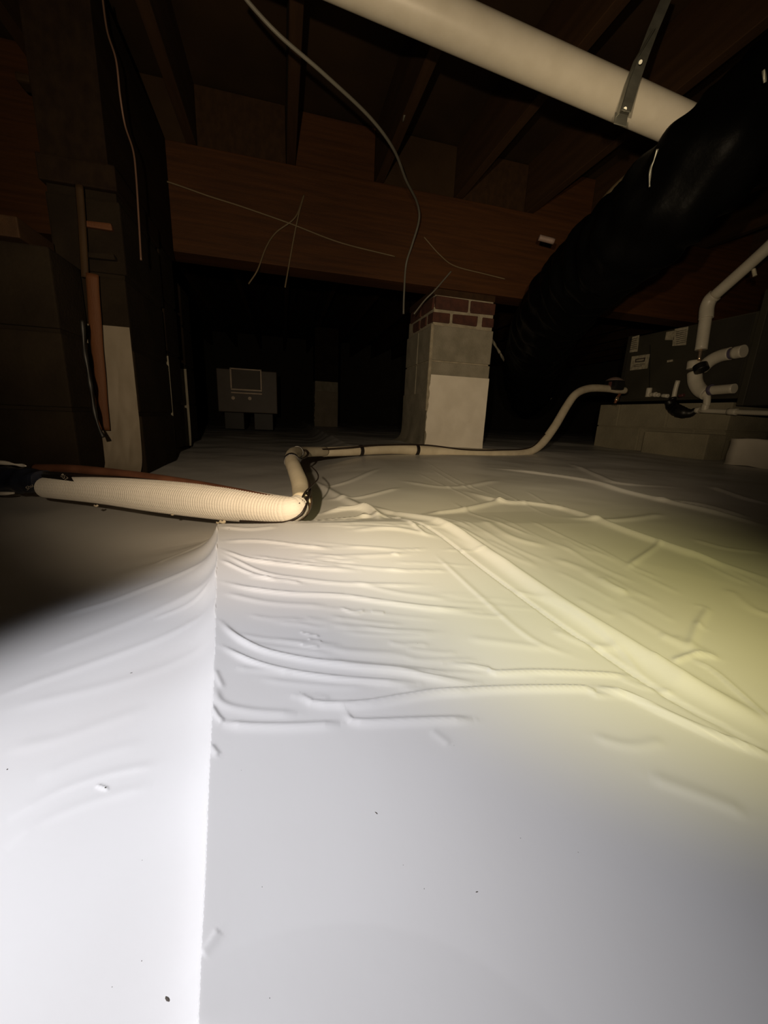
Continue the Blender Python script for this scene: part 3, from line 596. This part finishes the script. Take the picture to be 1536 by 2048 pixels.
# ------------------------------------------------------------------ overhead pipe, hanger, duct
pv = tube('drain_pipe', [at(1345, 242, 1.04)+(at(780, -8, .87)-at(1345, 242, 1.04))*k for k in (-.25, .2, .6, 1, 1.4)], .0445, M_pvc, None, 80, 40)
tag(pv, 'wide white pipe crossing under the joists at the top', 'pipe')
hang = thing('strap_hanger', 'grey steel strap hanging in front of the wide white pipe', 'strap hanger', tuple(at(1270, 100, .90)))
def ribbon(nm, pts, wv, w, th, m, parent):
    V = []; n = len(pts); wv = Vector(wv).normalized()
    for k, p in enumerate(pts):
        p = Vector(p); t = (Vector(pts[min(k+1, n-1)])-Vector(pts[max(k-1, 0)])).normalized(); nn = t.cross(wv).normalized()
        for a, b in ((-1, -1), (1, -1), (1, 1), (-1, 1)): V.append(tuple(p+wv*a*w/2+nn*b*th/2-off(parent)))
    Fq = [[3, 2, 1, 0], [4*n-4, 4*n-3, 4*n-2, 4*n-1]]+[[4*k+q, 4*k+(q+1) % 4, 4*k+4+(q+1) % 4, 4*k+4+q] for k in range(n-1) for q in range(4)]
    me = bpy.data.meshes.new(nm); me.from_pydata(V, [], Fq); me.update(); return link(nm, me, m, parent)
rt = (r_-u_*.25)
ribbon('strap', [at(1340, -20, 1.0), at(1306, 60, .97), at(1287, 110, .95), at(1268, 165, .93), at(1251, 222, .915)], rt, .026, .0016, M_steel, hang)
ribbon('turned_edge', [at(1306, 60, .955), at(1272, 118, .94), at(1254, 165, .92), at(1234, 232, .90)], r_*.4-f_, .012, .0014, M_steel, hang)
ribbon('foot', [at(1243, 228, .905), at(1240, 250, .90)], rt, .030, .0016, M_steel, hang)
for x, y in ((1281, 124), (1250, 218)): tube('rivet', [at(x, y, .925), at(x, y, .915)], .004, M_steel, hang, 3, 10)

def wrinkled(s, t): return 1+.05*np.sin(s*70+1.6*np.sin(t*2+s*9))+.035*np.sin(t*3+s*23)+.02*np.sin(t*9+s*60)
duct = thing('flexible_duct', 'large black plastic flexible duct slung beneath the joists to the right of the pier', 'duct', tuple(at(1250, 450, 1.4)))
tube('jacket', [P4(1900, -130, .80, .12), P4(1740, 30, .82, .12), P4(1613, 148, .85, .12), P4(1480, 268, .88, .12), P4(1370, 372, .96, .122), P4(1265, 470, 1.12, .128), P4(1165, 560, 1.4, .138), P4(1095, 650, 1.8, .15), P4(1065, 730, 2.35, .16), P4(1060, 780, 3.1, .17)], .15, M_duct, duct, 420, 64, wrinkled)
tube('tape_seam', [P4(1385, 245, .96, .005), P4(1320, 300, 1.0, .007), P4(1260, 350, 1.10, .011), P4(1205, 405, 1.2, .010), P4(1165, 470, 1.36, .004)], .01, M_tan, duct, 40, 10)
for pts in ([(1315, 298, .84), (1309, 318, .85), (1301, 340, .86), (1299, 374, .87)], [(1527, 140, .72), (1530, 165, .725)]):
    tube('crinkle_glint', [at(*p) for p in pts], .0022, M_steel, duct, 30, 6, lambda s, t: .35+np.abs(np.sin(s*70+t)))  # bright slivers added as shiny crinkle highlights of the jacket
# pale slivers added as whitish glints of the duct jacket behind the pier
for (x, y, Z) in ((988, 690, 2.7), (1090, 782, 3.0), (1006, 720, 2.75)):
    tube('jacket_glint', [at(x-6, y-14, Z), at(x+2, y, Z), at(x+12, y+16, Z)], .010, M_block, duct, 12, 8, lambda s, t: .4+.6*np.abs(np.sin(s*40+t)))
lug = tube('pipe_stub', [at(1078, 475, 1.75), at(1108, 483, 1.75)], .012, M_pink, None, 6, 12)
tag(lug, 'short dim pipe stub on the beam left of the black duct', 'pipe stub')
hk = tube('duct_clip', [at(1507, 538, 1.7), at(1510, 552, 1.7)], .008, M_label, None, 6, 8)
tag(hk, 'small pale clip hanging below the slanting white pipe at right', 'clip')

# ------------------------------------------------------------------ hanging cables
def cable(nm, pts, r, m, lb, flat=1.):
    o = tube(nm, [at(*p) for p in pts], r, m, None, 90, 8, flat=flat); return tag(o, lb, 'cable')
cable('hanging_cable', [(470, -30, .9), (500, 8, .92), (560, 72, .96), (650, 150, 1.04), (740, 235, 1.18), (788, 300, 1.32), (812, 360, 1.5), (834, 405, 1.7), (838, 440, 1.8), (824, 490, 1.9), (812, 530, 1.98), (808, 590, 2.0), (807, 628, 2.02)], .0050, M_cable, 'thick grey cable sagging from the top centre down to the pier')
cable('hanging_cable', [(203, -20, 1.0), (214, 60, 1.0), (232, 120, 1.0), (240, 190, 1.02), (250, 250, 1.05), (266, 300, 1.05), (272, 350, 1.05), (277, 430, 1.05), (282, 520, 1.05)], .0024, M_cablered, 'thin dark cable hanging down the far left')
def bcable(pts, r, m, lb):
    return tag(tube('hanging_cable', [on_y(x, y, 2.15-r-.002-.02*math.sin(k*1.3)**2) for k, (x, y) in enumerate(pts)], r, m, None, 70, 8), lb, 'cable')
bcable([(285, 350), (340, 365), (420, 393), (480, 412), (580, 447), (680, 485), (790, 513)], .0034, M_cabledim, 'long thin cable crossing the beam from the left pier')
bcable([(607, 392), (590, 435), (552, 465), (532, 495), (515, 540), (497, 568)], .0034, M_cabledim, 'short cable bowing left across the beam')
bcable([(608, 390), (597, 430), (585, 490), (570, 575)], .0036, M_cabledim, 'short straight cable across the beam beside the bowed one')
bcable([(848, 474), (880, 510), (910, 532), (970, 548), (1010, 558)], .003, M_cabledim, 'thin cable curving right above the pier')
bcable([(902, 543), (870, 580), (850, 600), (828, 628)], .0040, M_cable, 'short loose cable draped over the brick top of the pier')
nl = tube('screw', [on_z(806, 243, 1.262), on_z(809, 230, 1.262)], .0035, M_cable, None, 3, 8); tag(nl, 'single bright screw in the timber beside the thick cable', 'screw')
for (x, y, lb) in ((97, 356, 'orange timber block end above the left wall stub'), (54, 166, 'small dim timber block end near the top left')):
    c = on_y(x, y, 2.12) if y > 200 else on_z(x, y, 1.25); o = box('timber_block', c-Vector((.022, .03, .014)), c+Vector((.022, .03, .014)), M_orange if y > 200 else M_blk1, None, .008); tag(o, lb, 'timber block')

# ------------------------------------------------------------------ dirt flecks on the plastic
FLK = [(752, 1635, 1.6, 0.2), (1040, 1682, 1.0, 1), (335, 1995, 3.0, .3), (953, 1788, 1.2, .5), (848, 1782, .9, 1), (1155, 1710, .9, 1), (806, 1736, .7, 1), (525, 1791, .9, 1), (283, 1710, .8, 1), (208, 1560, 1.5, 1), (907, 1500, .7, 1), (834, 1303, .9, 1), (6, 1503, 1.5, 1), (282, 1913, 1.0, 1), (460, 1090, 2, 1), (260, 1323, 1.5, .6), (222, 1962, .8, 1), (540, 2012, .8, 1), (484, 1568, .6, 1), (1070, 1372, .6, 1)]
WHERE = ['long thin upright one in the middle foreground', 'right of centre in the yellowish patch', 'largest one at the bottom, left of the seam', 'right of centre, lower than the one in the yellowish patch', 'just right of the middle, lower of a close pair', 'farthest right in the lower foreground', 'just right of the middle, upper of a close pair', 'short way right of the seam, level with the middle pair', 'left sheet, level with the long thin one', 'left sheet on a small dimple', 'middle sheet just below the lowest long fold', 'middle sheet above the long folds, tiny', 'at the left picture edge', 'left sheet, above the largest one', 'under the insulated sleeve, right of the seam top', 'left sheet near the dark slope', 'left sheet, bottom, left of the largest one', 'bottom edge, right of the seam', 'close to the right of the seam, tiny', 'on the crest of the long fold at right']
for k, (x, y, s, a) in enumerate(FLK):
    p = on_floor(x, y); s = s*.00045*(.4+p.length*2)
    bm = bmesh.new(); bmesh.ops.create_icosphere(bm, subdivisions=1, radius=1)
    for v in bm.verts: v.co *= rnd.uniform(.7, 1.2); v.co = Vector((v.co.x*.5, v.co.y*(1.6 if a < 1 else .7), v.co.z*.3))*s
    me = bpy.data.meshes.new('dirt_crumb'); bm.to_mesh(me); bm.free()
    o = link('dirt_crumb', me, M_dirt); o.location = (p.x, p.y, gz(p.x, p.y)+s*.1); o.rotation_euler = (0, 0, a*3)
    tag(o, 'dark dirt crumb, '+WHERE[k], 'dirt', 'dirt crumbs on the sheeting')
print('built', len(bpy.data.objects))
